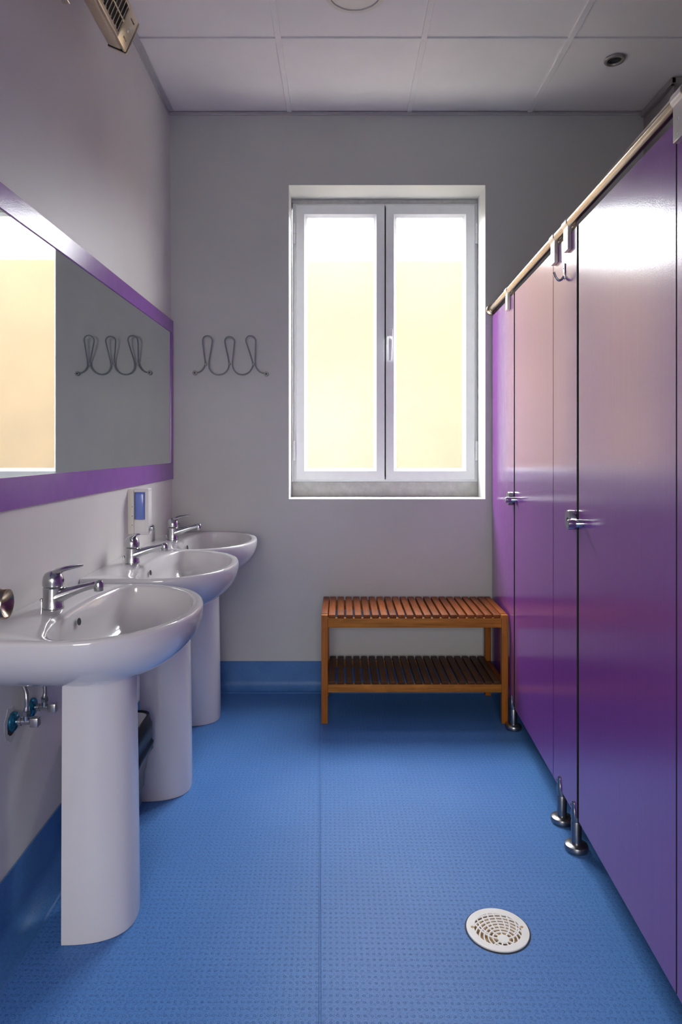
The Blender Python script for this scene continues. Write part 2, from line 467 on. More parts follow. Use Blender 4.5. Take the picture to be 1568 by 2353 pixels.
zt, zb, gt, gb = wz(472.3), wz(1102.5), wz(501), wz(1075.6)
sl = sash(wx(680.6), wx(884), wx(706.5), wx(858.5), zt, zb, gt, gb)
sr = sash(wx(887), wx(1091), wx(912), wx(1063.6), zt, zb, gt, gb)
b = NB(); box(b, wx(883.5), wx(887.5), .0, .03, zb + .004, zt - .004)
obj('meeting_strip', b, M['dark_rubber'], win, smooth=0)
for s, px in ((sl, 677), (sr, 1094.5)):
    for pa, pb in ((515.4, 539), (539.8, 562), (1013, 1035.5), (1036.3, 1058)):
        b = NB(); cyl(b, (wx(px), -.012, wz(pb)), (wx(px), -.012, wz(pa)), .0078, seg=16)
        obj('hinge', b, M['pvc'], s)
b = NB(); box(b, wx(887.6), wx(902.3), -.021, -.0125, wz(793), wz(756.5), .004)
pts = [(wx(895), -.02, wz(776)), (wx(895.4), -.034, wz(779)), (wx(895.5), -.045, wz(786)), (wx(895.5), -.046, wz(800)), (wx(895.2), -.042, wz(817)), (wx(895), -.038, wz(830))]
pts = spline(pts, 5)
tube(b, pts, [.0135 - .004 * max(0, (i - 10) / (len(pts) - 11)) for i in range(len(pts))], 14, flat=.55)
obj('window_handle', b, M['pvc'], win)

# outside: the neighbouring rendered wall, ground
b = NB(); box(b, -4, 6, 5.25, 5.5, -.3, CZ + (433 / 1568) * 5.25, .01)
ow = obj('outside_wall', b, M['outside_wall'], smooth=0)
tag(ow, 'sunny cream rendered wall outside behind the obscured window glass', 'wall'); ow['kind'] = 'structure'
b = NB(); box(b, -6, 8, 3.75, 9, -.6, -.3)
og = obj('outside_ground', b, M['outside_ground'], smooth=0); og['kind'] = 'structure'

# ------------------------------------------------------------------ mirror with purple board surround
mi = thing('wall_mirror', 'long wall mirror framed by purple boards above the sinks', 'mirror', (XL(2.2), 2.2, 0), RZL)
ya, ye, yi = .7 - 2.2, 3.405 - 2.2, 3.366 - 2.2
b = NB(); box(b, -.022, -.004, ya, yi + .004, 1.13, 1.783)
obj('mirror_glass', b, M['mirror'], mi, smooth=0)
for nm, y0, y1, z0, z1 in (('lower_board', ya, ye, 1.054, 1.134), ('upper_board', ya, ye, 1.779, 1.842), ('end_board', yi, ye, 1.134, 1.779)):
    b = NB(); box(b, -.024, 0, y0, y1, z0, z1, .0015, 1)
    obj(nm, b, M['purple_board'], mi, smooth=0)

# ------------------------------------------------------------------ sinks
RIM = CZ - .41
def outer_in(v, u):
    u = abs(u)
    if v < -.004: return False
    if v <= .2: return u <= .305 + .04 * v
    return ((v - .2) / .25) ** 2.1 + (u / .313) ** 2.1 <= 1
def inner_in(v, u):
    u = abs(u)
    if v >= .2: return ((v - .2) / .222) ** 2.1 + (u / .292) ** 2.1 <= 1
    return ((.2 - v) / .07) ** 2 + (u / .292) ** 2 <= 1
CV = .25
def edge(fn, a):
    lo, hi = 0., .6
    for _ in range(40):
        md = (lo + hi) / 2
        if fn(CV + md * math.cos(a), md * math.sin(a)): lo = md
        else: hi = md
    return (CV + lo * math.cos(a), lo * math.sin(a))
ca = math.atan2(.3049, -.004 - CV)
angs = sorted([2 * PI * k / 96 - PI for k in range(96)] + [ca, -ca])
OUT = [edge(outer_in, a) for a in angs]; INN = [edge(inner_in, a) for a in angs]
def lerp2(f, z): return [(o[0] + (i[0] - o[0]) * f, o[1] + (i[1] - o[1]) * f, z) for o, i in zip(OUT, INN)]
def basin_mesh():
    b = NB(); rings = []
    for k in range(14, -1, -1):
        a = k / 14 * (PI / 2) * .955; s = math.cos(a)
        z = RIM - .016 - .152 * math.sin(a)
        rings.append([((v if v < .2 else .2 + (v - .2) * s), u * s, z) for v, u in OUT])
    rings.append([(max(-.004, v), u, RIM - .008) for v, u in OUT])
    def ins(d, z): return [((CV + (v - CV) * (1 - d / .3)) if v > 0 else v, u * (1 - d / .31), z) for v, u in OUT]
    rings.append(ins(.002, RIM - .003)); rings.append(ins(.006, RIM))
    rings.append(lerp2(.45, RIM - .0005)); rings.append(lerp2(.84, RIM - .0012)); rings.append(lerp2(.95, RIM - .004))
    IC = (.235, 0)
    for k in range(0, 15):
        s = 1 - .92 * (k / 14) ** 1.3
        z = RIM - .010 - .125 * (1 - s ** 2.4) ** (1 / 2.3)
        rings.append([(IC[0] + (v - IC[0]) * s, IC[1] + (u - IC[1]) * s, z) for v, u in INN])
    loft(b, rings); return b
def pedestal_mesh():
    prof = []
    for k in range(41):
        a = -PI / 2 + PI * k / 40
        c, s = math.cos(a), math.sin(a)
        n = 2 / 2.5
        prof.append((abs(c) ** n * .155, math.copysign(abs(s) ** n, s) * .105))
    b = NB(); rings = []
    for z, sc in ((.001, 1.0), (.01, 1.01), (.2, .995), (.45, .97), (.648, .95)):
        rings.append([(.134 + p * sc, w * sc, z) for p, w in prof])
    loft(b, rings); return b
def faucet(parent, lever_turn):
    FV = .072
    b = NB()
    lathe(b, [(.0265, 0), (.0268, .003), (.0255, .006), (.0248, .03), (.0252, .052), (.0235, .0545)], 32, (FV, 0, RIM))
    # spout growing out of the body
    sp = spline([(FV + .008, 0, RIM + .030), (FV + .034, 0, RIM + .0385), (FV + .072, 0, RIM + .0505), (FV + .116, 0, RIM + .0615)], 5)
    n = len(sp); tube(b, sp, [.0235 - .0130 * min(1, i / (n * .72)) for i in range(n)], 18, flat=.9)
    f = obj('faucet', b, M['chrome'], parent)
    b = NB(); lathe(b, [(.0116, -.0175), (.0122, -.016), (.0122, .004), (.009, .009), (.002, .0105)], 20, (FV + .1165, 0, RIM + .061))
    obj('aerator', b, M['chrome'], f)
    b = NB()
    lathe(b, [(.0245, .0565), (.0262, .0585), (.0264, .070), (.0245, .081), (.0195, .090), (.011, .0955), (.001, .097)], 32, (0, 0, 0))
    lv = spline([(-.006, 0, .083), (.012, 0, .0935), (.030, 0, .1005), (.052, 0, .1055), (.070, 0, .1085), (.076, 0, .1095)], 5)
    rings = []
    m = len(lv)
    for i, p in enumerate(lv):
        t = i / (m - 1); w = .0175 * (1 - t) + .0075 * t; h = .009 * (1 - t) ** 1.3 + .0028
        if i == m - 1: w *= .6; h *= .6
        rings.append([(p.x, math.cos(2 * PI * k / 16) * w, p.z + math.sin(2 * PI * k / 16) * h) for k in range(16)])
    loft(b, rings)
    bmesh.ops.transform(b, matrix=Matrix.Translation((FV, 0, RIM)) @ Matrix.Rotation(lever_turn, 4, 'Z'), verts=b.verts)
    obj('lever', b, M['chrome'], f)
    b = NB(); lathe(b, [(.0042, .024), (.0042, .0268), (.002, .0275)], 14, (0, 0, .071), 'x', Matrix.Translation((FV, 0, RIM)) @ Matrix.Rotation(lever_turn, 4, 'Z'))
    obj('temperature_mark', b, M['purple_ink'], f)
    b = NB(); cyl(b, (FV - .03, 0, RIM), (FV - .03, 0, RIM + .017), .0022, seg=10); lathe(b, [(.001, .016), (.0042, .018), (.0042, .023), (.001, .025)], 14, (FV - .03, 0, RIM))
    obj('plug_rod', b, M['chrome'], f)
sinks = [(1.757, 1.757, 0., 'nearest white pedestal sink, the largest in view, at the left edge'),
         (2.452, 2.430, math.radians(-58), 'middle white pedestal sink, faucet lever turned sideways'),
         (3.082, 3.060, 0., 'farthest white pedestal sink, in the corner below the coat hooks')]
bas = ped = None
for yc, yp, turn, lab in sinks:
    t = thing('pedestal_sink', lab, 'sink', (XL(yc), yc, 0), RZL, 'white pedestal sinks')
    if bas is None:
        ob = obj('basin', basin_mesh(), M['ceramic'], t, smooth=50); bas = ob.data
        op = obj('pedestal', pedestal_mesh(), M['ceramic'], t, smooth=50); ped = op.data
    else:
        ob = link('basin', bas, t); op = link('pedestal', ped, t)
    op.location.y = yp - yc
    faucet(t, turn)
    b = NB(); lathe(b, [(.0001, .0), (.011, 0), (.0125, .001), (.0125, .0015)], 20, (0, 0, 0))
    bmesh.ops.scale(b, vec=(.75, 1.0, 1), verts=b.verts)
    bmesh.ops.transform(b, matrix=Matrix.Translation((.1375, 0, RIM - .036)) @ Matrix.Rotation(math.radians(80), 4, 'Y'), verts=b.verts)
    obj('overflow_hole', b, M['black'], ob)
    b = NB(); lathe(b, [(.021, 0), (.022, .003), (.018, .004), (.016, .002), (.001, .004)], 24, (.235, 0, RIM - .134))
    obj('waste_plug', b, M['chrome'], ob)

# angle valves with braided hoses below the nearest sink
def valve(y, z, lab, hose):
    t = thing('angle_valve', lab, 'valve', (XL(y), y, z), RZL, 'angle valves under the nearest sink'); t.scale = (.84, .92, .92)
    b = NB(); lathe(b, [(.0265, -.002), (.026, .004), (.02, .0085), (.009, .0105)], 28, axis='x'); obj('escutcheon', b, M['teal_chrome'], t)
    b = NB(); lathe(b, [(.0085, .006), (.0085, .016), (.011, .017), (.011, .024), (.0085, .025), (.0085, .05)], 18, axis='x')
    cyl(b, (.038, 0, 0), (.038, 0, .018), .0085, seg=16); lathe(b, [(.0105, .016), (.0115, .018), (.0115, .028), (.009, .030)], 6, (.038, 0, 0))
    obj('valve_body', b, M['chrome'], t)
    b = NB(); box(b, .052, .076, -.0115, .0115, -.0125, .0115, .002); obj('valve_handle', b, M['steel'], t)
    b = NB(); pts = spline([(.038, 0, .028), (.040, 0, .045), (.039, 0, .062), hose[0], hose[1], hose[2]], 6)
    tube(b, pts, [.0075 if i < 4 else .0062 for i in range(len(pts))], 12); obj('braided_hose', b, M['steel'], t)
valve(1.692, CZ - (1655 - 1031) / 1568 * 1.70, 'angle valve with braided hose nearer the left edge, under the nearest sink', [(.036, .004, .075), (.027, .01, .09), (.022, .014, .1)])
valve(1.80, CZ - (1625 - 1031) / 1568 * 1.80, 'darker angle valve closer to the pedestal, under the nearest sink', [(.043, -.002, .08), (.047, -.004, .095), (.05, -.004, .106)])

# broken plaster behind the nearer valve
def chip(name, y, z, r0, m_, t, sd):
    rnd = random.Random(sd); b = NB(); x = XL(y) + TILT * z
    ring = []
    for k in range(22):
        a = 2 * PI * k / 22; r = r0 * (1 + rnd.uniform(-.1, .1))
        ring.append((math.cos(a) * r * .8, math.sin(a) * r * 1.15))
    loft(b, [[(x - .002, y + p, z + q) for p, q in ring], [(x + t, y + p * .93, z + q * .93) for p, q in ring]])
    return obj(name, b, m_, bpy.data.objects['wall_left'], smooth=0)
chip('plaster_chip', 1.683, .525, .040, M['plaster'], .0008, 3)
chip('plaster_hole', 1.686, .522, .026, M['dark_rubber'], .0012, 8)

# round turned knob fixed to the wall at the left edge
kb = thing('round_wall_fitting', 'round bronze-toned metal knob with dished face at the left edge', 'wall fitting', (XL(1.45), 1.45, CZ - .33), RZL)
b = NB(); lathe(b, [(.03, -.012), (.03, .006), (.016, .01), (.016, .045)], 32, axis='x'); obj('fitting_stem', b, M['steel'], kb)
b = NB(); lathe(b, [(.014, .042), (.030, .046), (.0325, .052), (.0325, .096), (.031, .1), (.0285, .1), (.0265, .097), (.012, .086), (.0012, .0835)], 48, axis='x'); obj('fitting_head', b, M['knob_bronze'], kb, smooth=30)

# ------------------------------------------------------------------ soap dispenser
sd = thing('soap_dispenser', 'white soap dispenser with blue window on the wall under the mirror', 'soap dispenser', (XL(2.667), 2.667, 0), RZL)
zt_, zb_ = CZ - .157, CZ - .339
b = NB(); box(b, -.014, .016, 0, .060, zb_ + .004, zt_ - .002, .003); obj('back_plate', b, M['cream_plastic'], sd)
b = NB()
box(b, .014, .072, .005, .055, zb_, zb_ + .062, .006, 3)          # pump housing
box(b, .014, .072, .005, .055, zt_ - .014, zt_, .004, 3)          # top
box(b, .058, .072, .003, .057, zb_ + .01, zt_ - .004, .004, 3)    # front frame
obj('housing', b, M['white_plastic'], sd)
b = NB(); box(b, .0165, .0595, .003, .057, zb_ + .058, zt_ - .011, .012, 4); obj('soap_tank', b, M['blue_tank'], sd)
b = NB(); lathe(b, [(.0115, .066), (.0125, .068), (.0125, .084), (.011, .087), (.001, .0875)], 24, (0, .028, zb_ + .026), 'x'); obj('push_button', b, M['chrome'], sd)
for z in (zb_ + .04, zb_ + .075, zb_ + .112):
    b = NB(); lathe(b, [(.0015, -.0006), (.0015, .001)], 10, (.010, 0, z), 'y'); obj('screw', b, M['black'], sd)

# ------------------------------------------------------------------ waste bin with bag
bn = thing('waste_bin', 'white waste bin lined with a black bag between the first two sinks', 'waste bin', (XL(2.105) + .112, 2.105, 0), RZL)
def rrect(hx, hy, r, z, n=7, wob=0., ph=0.):
    pts = []
    for cx, cy, a0 in ((hx - r, hy - r, 0), (-hx + r, hy - r, PI / 2), (-hx + r, -hy + r, PI), (hx - r, -hy + r, 1.5 * PI)):
        for k in range(n):
            a = a0 + PI / 2 * k / (n - 1)
            pts.append((cx + r * math.cos(a), cy + r * math.sin(a), z))
    if wob:
        out = []
        for i, (x, y, zz) in enumerate(pts):
            w = wob * (math.sin(i * 1.7 + ph) + .6 * math.sin(i * 3.1 + ph * 2.3 + z * 40))
            l = math.hypot(x, y); out.append((x + x / l * w, y + y / l * w, zz))
        pts = out
    return pts
b = NB()
loft(b, [rrect(.055, 0.0510, .03, .004), rrect(.055, 0.0510, .03, .02), rrect(.088, 0.1010, .035, .345), rrect(.090, 0.1030, .035, .352), rrect(.086, 0.0990, .033, .352), rrect(.083, 0.0960, .033, .335), rrect(.052, 0.0480, .028, .03)])
obj('bin_body', b, M['white_plastic'], bn)
from mathutils import noise as mn
keys = [(.060, .060, .030, .030), (.070, .070, .032, .09), (.080, .085, .034, .16), (.091, .096, .036, .225), (.104, .110, .038, .268), (.099, .109, .038, .285), (.1005, .1115, .038, .33), (.0945, .1075, .036, .357), (.0875, .1005, .0335, .355), (.0885, .1015, .0335, .345), (.0895, .1025, .0335, .32)]
rings = []
for A, B in zip(keys, keys[1:]):
    m_ = 4 if B[3] < .27 else 2
    for q in range(m_):
        f = q / m_; hx, hy, r, z = [A[i] + (B[i] - A[i]) * f for i in range(4)]
        rings.append((rrect(hx, hy, r, z, 12), z))
rings.append((rrect(*keys[-1], 12), 9.))
out = []
for ring, z in rings:
    amp = .011 if z < .3 else (.004 if z < .34 else .0004); nr = []
    for x, y, zz in ring:
        v = Vector((x * 26, y * 26, zz * 17)); w = amp * (abs(mn.noise(v)) * 1.6 + .6 * abs(mn.noise(v * 2.3)) - .15)
        l = math.hypot(x, y); nr.append((x + x / l * w, y + y / l * w, zz))
    out.append(nr)
b = NB(); loft(b, out, cap0=False, cap1=False)
obj('bin_bag', b, M['bag'], bn, smooth=60)

# ------------------------------------------------------------------ hook rack on the window wall
hr = thing('hook_rack', 'grey bent-wire rack of three coat hooks on the window wall', 'coat hooks', (wx(784), D, 0))
HP = [(177, 893), (240, 885), (290, 852), (325, 800), (338, 745), (328, 660), (313, 540), (301, 430), (308, 375), (340, 344), (375, 338), (418, 353), (443, 395), (442, 445), (422, 570), (400, 690), (394, 770), (405, 835), (445, 888), (495, 915), (545, 922), (600, 911), (650, 878), (683, 830), (696, 765),
      (684, 670), (655, 540), (634, 430), (640, 385), (668, 358), (705, 350), (748, 367), (777, 408), (776, 460), (762, 600), (748, 720), (752, 800), (780, 862), (828, 905), (888, 921), (945, 912), (1000, 880), (1037, 828), (1054, 765),
      (1034, 680), (990, 540), (953, 425), (956, 380), (985, 345), (1025, 338), (1068, 353), (1095, 395), (1097, 450), (1092, 600), (1090, 730), (1100, 800), (1132, 852), (1180, 888), (1250, 908)]
def hpos(cx, cy, w):
    px, py = 420 + cx / 6.533, 720 + cy / 6.533
    return ((px - 784) / 1568 * (D - w), -w, CZ - (py - 1031) / 1568 * (D - w))
def hw(cy):
    t = min(1., max(0., (930 - cy) / (930 - 338))); return .009 + .05 * t ** 1.2
b = NB(); tube(b, spline([hpos(x, y, hw(y)) for x, y in HP], 5), .0036, 10); obj('wire', b, M['hook_paint'], hr, smooth=80)
for cx, cy in ((340, 760), (697, 757), (1057, 762)):
    p = hpos(cx, cy, .028); b = NB(); lathe(b, [(.0055, 0), (.0055, -.008), (.0068, -.0085), (.0068, -.016), (.005, -.0185), (.0005, -.019)], 20, (p[0], p[1] + .022, p[2]), 'y'); obj('hook_cap', b, M['hook_cap'], hr)
for (cx, cy), m_ in (((182, 893), 'rust'), ((1255, 910), 'black')):
    p = hpos(cx, cy, .012); b = NB(); lathe(b, [(.0115, -.0005), (.0115, -.014), (.0095, -.0165), (.0045, -.0165), (.0045, -.013), (.0005, -.013)], 24, (p[0], 0, p[2]), 'y')
    e_ = obj('mounting_boss', b, M['hook_cap'], hr)
    b = NB(); lathe(b, [(.0042, -.0135), (.0042, -.0152), (.0005, -.0155)], 12, (p[0], 0, p[2]), 'y'); obj('screw', b, M[m_], e_)

# ------------------------------------------------------------------ slatted bench
BX0, BX1, BY0, BY1, BH = -.086, .732, 2.985, 3.398 - .045, .478
BY1 = 3.355
bn2 = thing('slatted_bench', 'slatted brown wooden bench with a lower shelf under the window', 'bench', ((BX0 + BX1) / 2, (BY0 + BY1) / 2, 0))
ox, oy = -(BX0 + BX1) / 2, -(BY0 + BY1) / 2
lw_ = .028
for x in (BX0, BX1 - lw_):
    for y, h in ((BY0, BH - .002), (BY1 - .03, BH - .016)):
        b = NB(); box(b, x + ox, x + lw_ + ox, y + oy, y + .03 + oy, .0008, h, .002, 2); obj('leg', b, M['wood_z'], bn2)
def rail(x0, x1, y0, y1, z0, z1, m, nm):
    b = NB(); box(b, x0 + ox, x1 + ox, y0 + oy, y1 + oy, z0, z1, .002, 2); obj(nm, b, m, bn2)
for y in (BY0 + .003, BY1 - .026):
    rail(BX0 + lw_, BX1 - lw_, y, y + .022, BH - .057, BH - .016, M['wood_x'], 'top_rail')
    rail(BX0 + lw_, BX1 - lw_, y, y + .022, .137, .172, M['wood_x'], 'shelf_rail')
for x in (BX0, BX1 - lw_):
    rail(x, x + lw_, BY0 + .0305, BY1, BH - .024, BH, M['wood_y'], 'end_rail')
    rail(x + .003, x + lw_ - .003, BY0 + .0305, BY1 - .031, .137, .172, M['wood_y'], 'end_rail')
sx0, sx1 = BX0 + lw_ + .007, BX1 - .005
pitch = (BX1 - lw_ - (BX0 + lw_) ) / 20.
def slat_mesh():
    b = NB(); box(b, 0, pitch - .0085, BY0 + oy + .001, BY1 + oy - .001, 0, .0155, .002, 2); return b
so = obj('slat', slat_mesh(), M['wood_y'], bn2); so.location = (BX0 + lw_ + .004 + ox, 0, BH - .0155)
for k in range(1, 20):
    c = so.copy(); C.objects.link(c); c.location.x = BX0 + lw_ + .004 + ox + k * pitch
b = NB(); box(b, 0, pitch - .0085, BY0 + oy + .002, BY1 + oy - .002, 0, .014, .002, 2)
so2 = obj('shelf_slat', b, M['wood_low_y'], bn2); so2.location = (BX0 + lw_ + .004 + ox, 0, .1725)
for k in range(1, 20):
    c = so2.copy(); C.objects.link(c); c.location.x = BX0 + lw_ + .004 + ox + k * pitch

# ------------------------------------------------------------------ cubicle partition
ZB, ZT = CZ - 1.0975, CZ + .66
PT = .014
def panel(y0, y1, name, label, cat, m, group=None):
    t = thing(name, label, cat, (XR(y0), y0, 0), RZR, group)
    b = NB(); box(b, 0, PT, 0, (y1 - y0) / math.cos(RZR), ZB, ZT, .0012, 1)
    o = obj('panel', b, m, t, smooth=0)
    o.data.materials.append(M['dark_core'])          # compact laminate: black core shows on every edge
    for p in o.data.polygons:
        if abs(p.normal.x) < .9: p.material_index = 1
    return t
def foot(t, y0, y):
    u = (y - y0)
    f = None
    b = NB(); lathe(b, [(.034, .0005), (.035, .004), (.035, .012), (.033, .017), (.026, .0205), (.017, .021)], 40, (PT / 2, u, 0)); f = obj('foot', b, M['foot_steel'], t)
    b = NB(); lathe(b, [(.0155, .018), (.0155, .085), (.0148, .0862)], 28, (PT / 2, u, 0))
    lathe(b, [(.0146, .08), (.0146, ZB - .001), (.013, ZB - .0005)], 28, (PT / 2, u, 0)); obj('foot_post', b, M['foot_steel'], f)
    # half-round tongue gripping the front of the panel
    b = NB(); rings = []
    for z, w in ((ZB - .012, .0146), (ZB + .004, .0142), (ZB + .012, .0125), (ZB + .018, .0095), (ZB + .024, .0088), (ZB + .031, .0088), (ZB + .036, .007), (ZB + .0395, .003)):
        a = [(-.0009 - .0 , u - w, z)]
        for k in range(1, 12):
            q = -PI / 2 + PI * k / 12
            a.append((-.0009 - math.cos(q) * min(.0078, w * .6), u + math.sin(q) * w, z))
        a.append((-.0009, u + w, z))
        rings.append(a)
    loft(b, rings); obj('foot_tongue', b, M['foot_steel'], f)
    b = NB(); lathe(b, [(.0025, 0), (.0025, .001), (.0005, .0012)], 10, (-.009, u + .004, ZB + .026), 'x'); obj('screw', b, M['black'], f)
def rosette(t, y0, y, z):
    u = y - y0
    b = NB(); lathe(b, [(.027, -.0005), (.0295, -.002), (.0295, -.019), (.028, -.0215), (.0005, -.0215)], 40, (0, u, z), 'x'); o = obj('lock_disc', b, M['chrome'], t)
    b = NB(); lathe(b, [(.0065, -.0212), (.0065, -.0222), (.0005, -.0222)], 20, (0, u, z), 'x'); obj('coin_slot', b, M['black'], o)
def knob(t, y0, y, z):
    u = y - y0
    b = NB(); lathe(b, [(.0118, 0.), (.0118, -.018), (.0105, -.021), (.0105, -.026), (.0118, -.029), (.0118, -.043), (.0105, -.0448), (.0005, -.045)], 28, (0, u, z), 'x'); obj('door_knob', b, M['chrome'], t)
yw, ya1 = 3.398, 2.895
t1 = panel(ya1, yw, 'partition_panel', 'narrow fixed purple panel between the window wall and the farther door', 'partition', M['purple'])
foot(t1, ya1, 2.937); rosette(t1, ya1, 2.918, CZ - .213)
yd0, yd1 = 2.283, 2.876
t2 = panel(yd0, yd1, 'stall_door', 'farther purple cubicle door, beside the bench', 'door', M['purple'], 'purple cubicle doors')
knob(t2, yd0, 2.846, CZ - .213)
yp0, yp1 = 2.024, 2.280
t3 = panel(yp0, yp1, 'partition_panel', 'fixed purple panel between the two doors, carrying a small coat hook', 'partition', M['purple'])
b = NB(); box(b, PT + .001, .86, .118, .131, ZB, ZT, .001, 1); obj('divider', b, M['purple'], t3, smooth=0)
foot(t3, yp0, 2.205); foot(t3, yp0, 2.052); rosette(t3, yp0, 2.046, CZ - .213)
ye0, ye1 = 1.373, 2.006
t4 = panel(ye0, ye1, 'stall_door', 'nearer, wider purple cubicle door filling the right side', 'door', M['purple_orange_peel'], 'purple cubicle doors')
knob(t4, ye0, 1.965, CZ - .216)
t5 = panel(-.3, 1.3695, 'partition_panel', 'purple panel strip at the right edge, next to the nearer door', 'partition', M['purple_orange_peel'])

rl = thing('top_rail_tube', 'round metal rail running along the top of the purple partition', 'rail', (XR(3.4), 3.4, CZ + .692), RZR)
b = NB(); cyl(b, (-.002, .004, 0), (-.002, -3.6, 0), .0145, seg=32); obj('tube', b, M['rail'], rl)
b = NB(); lathe(b, [(.017, -.018), (.0175, -.008), (.026, -.006), (.0275, -.002), (.0275, .009)], 36, (-.002, 0, 0), 'y'); obj('flange', b, M['rail'], rl)
for yb, drop in ((2.99, .085), (2.243, .085), (2.096, .085), (1.335, .085)):
    u = yb - 3.4; hwid = .0225
    b = NB()
    t = bmesh.new(); ro, ri = .0170, .0148
    loft(t, [[(-.002 + r * math.cos(2 * PI * k / 32), u + y, r * math.sin(2 * PI * k / 32)) for k in range(32)] for r, y in ((ri, -hwid), (ro, -hwid), (ro, hwid), (ri, hwid), (ri, -hwid))], cap0=False, cap1=False)
    merge(b, t)
    box(b, -.0125, -.0004, u - hwid, u + hwid, -drop, -.011, .0008, 1)
    box(b, PT + .0004, PT + .003, u - hwid, u + hwid, -drop, -.006, .0008, 1)
    br = obj('bracket', b, M['bracket'], rl, smooth=40)
    for zz in (-.045, -.073):
        b = NB(); lathe(b, [(.003, 0), (.003, -.0012), (.0005, -.0016)], 12, (-.0124, u, zz), 'x'); obj('screw', b, M['steel'], br)

ck = thing('coat_hook', 'small single chrome coat hook on the purple panel between the doors', 'coat hook', (XR(2.15), 2.15, CZ + .56), RZR)
b = NB(); box(b, -.003, -.0003, -.009, .009, -.026, .022, .0012); obj('hook_plate', b, M['chrome'], ck)
b = NB(); tube(b, spline([(-.003, 0, -.018), (-.010, 0, -.027), (-.019, 0, -.029), (-.027, 0, -.021), (-.034, 0, -.004)], 6), .0048, 12, flat=.8); obj('hook_prong', b, M['chrome'], ck)
b = NB(); lathe(b, [(.003, 0), (.003, -.0012), (.0005, -.0016)], 12, (-.003, 0, .008), 'x'); obj('screw', b, M['black'], ck)

# ------------------------------------------------------------------ floor gully
dr = thing('floor_drain', 'round white plastic floor drain grate in the blue floor', 'floor drain', (HX, HY, 0))
R0 = .0765
b = NB(); lathe(b, [(.0001, -.0025), (.0735, -.0025), (.0735, -.006), (.0001, -.006)], 48); obj('drain_cup', b, M['drain_dirt'], dr)
b = NB()
zt0, zb0 = .0042, .0010
def ring_plate(bm, c, ro, ri, seg=64):
    lathe(bm, [(ri, zb0), (ro, zb0), (ro, zt0 - .0008), (ro - .0008, zt0), (ri, zt0), (ri, zb0)], seg, (c[0], c[1], 0))
lathe(b, [(.058, zb0), (R0, zb0), (R0 + .001, zt0 - .001), (R0, zt0), (.058, zt0), (.058, zb0)], 72)
bc = Vector((.006, -.034, 0)); br_ = .0145
lathe(b, [(.0002, zb0), (br_, zb0), (br_, zt0), (.0002, zt0)], 36, (bc.x, bc.y, 0))
def ribbon(pts, w, dz=0.):
    L_ = []
    for i, p in enumerate(pts):
        d = (pts[min(i + 1, len(pts) - 1)] - pts[max(i - 1, 0)]).normalized(); nrm = Vector((-d.y, d.x, 0)) * w / 2
        L_.append([(p.x - nrm.x, p.y - nrm.y, zb0 + dz), (p.x + nrm.x, p.y + nrm.y, zb0 + dz), (p.x + nrm.x, p.y + nrm.y, zt0 - dz), (p.x - nrm.x, p.y - nrm.y, zt0 - dz)])
    if len(L_) > 1: loft(b, L_)
def clipped(fn, w, n=90, dz=0.):
    run = []
    for k in range(n + 1):
        p = fn(k / n)
        if p.length < .0605: run.append(p)
        else:
            if len(run) > 1: ribbon(run, w, dz)
            run = []
    if len(run) > 1: ribbon(run, w, dz)
for k in range(1, 9):
    r = br_ + .0105 * k
    clipped(lambda t, r=r: bc + Vector((math.cos(2 * PI * t) * r, math.sin(2 * PI * t) * r, 0)), .0034, 90, .0002)
# two fans of meridian bars bending away from the boss
for k in range(-4, 5):
    top = Vector((k * .0155, .062, 0))
    a = PI / 2 - k * .34
    st = bc + Vector((math.cos(a), math.sin(a), 0)) * (br_ - .002 if k % 2 == 0 else br_ + .0215)
    ctrl = bc + Vector((math.cos(a) * .058, math.sin(a) * .05, 0))
    clipped(lambda t, s=st, c=ctrl, e=top: s * (1 - t) ** 2 + c * 2 * t * (1 - t) + e * t * t, .0034, 40, .0004)
for a in (-2.5, -1.9, -1.2, -.6):
    clipped(lambda t, a=a: bc + Vector((math.cos(a), math.sin(a), 0)) * (br_ - .002 + .05 * t), .0034, 20, .0004)
obj('drain_grate', b, M['drain_white'], dr, smooth=30)
for sx in (-1, 1):
    b = NB(); lathe(b, [(.004, zt0), (.004, zt0 + .0003), (.0005, zt0 + .0003)], 14, (sx * .062, .006, 0)); obj('screw_hole', b, M['drain_dirt'], dr)
# dark gap round the grate
b = NB(); lathe(b, [(R0 + .0008, .0002), (R0 + .0045, .0002), (R0 + .0045, .0008), (R0 + .0008, .0008), (R0 + .0008, .0002)], 64); obj('drain_rim', b, M['dark_rubber'], dr)

# ------------------------------------------------------------------ ceiling fittings
lt = thing('ceiling_light', 'round beige ceiling light at the top of the picture', 'ceiling light', (.051, 2.500, CEIL))
b = NB(); lathe(b, [(.117, .004), (.117, -.003), (.113, -.009), (.095, -.012), (.0945, -.006), (.0945, .004)], 64); obj('light_ring', b, M['lamp_ring'], lt)
b = NB(); lathe(b, [(.0935, .004), (.0935, -.0075), (.06, -.0105), (.0005, -.0115)], 64); obj('light_diffuser', b, M['lamp_glass'], lt)
sp_ = thing('recessed_spotlight', 'small unlit recessed spotlight in the dark right of the ceiling', 'spotlight', (1.18, 2.943, CEIL))
b = NB(); lathe(b, [(.044, .004), (.044, -.002), (.041, -.006), (.031, -.006), (.028, -.001), (.028, .004)], 40); obj('spot_ring', b, M['spot_ring'], sp_)
b = NB(); lathe(b, [(.0285, .004), (.0285, -.0005), (.014, -.0005), (.012, .001), (.0005, .001)], 32); obj('spot_bulb', b, M['black'], sp_)

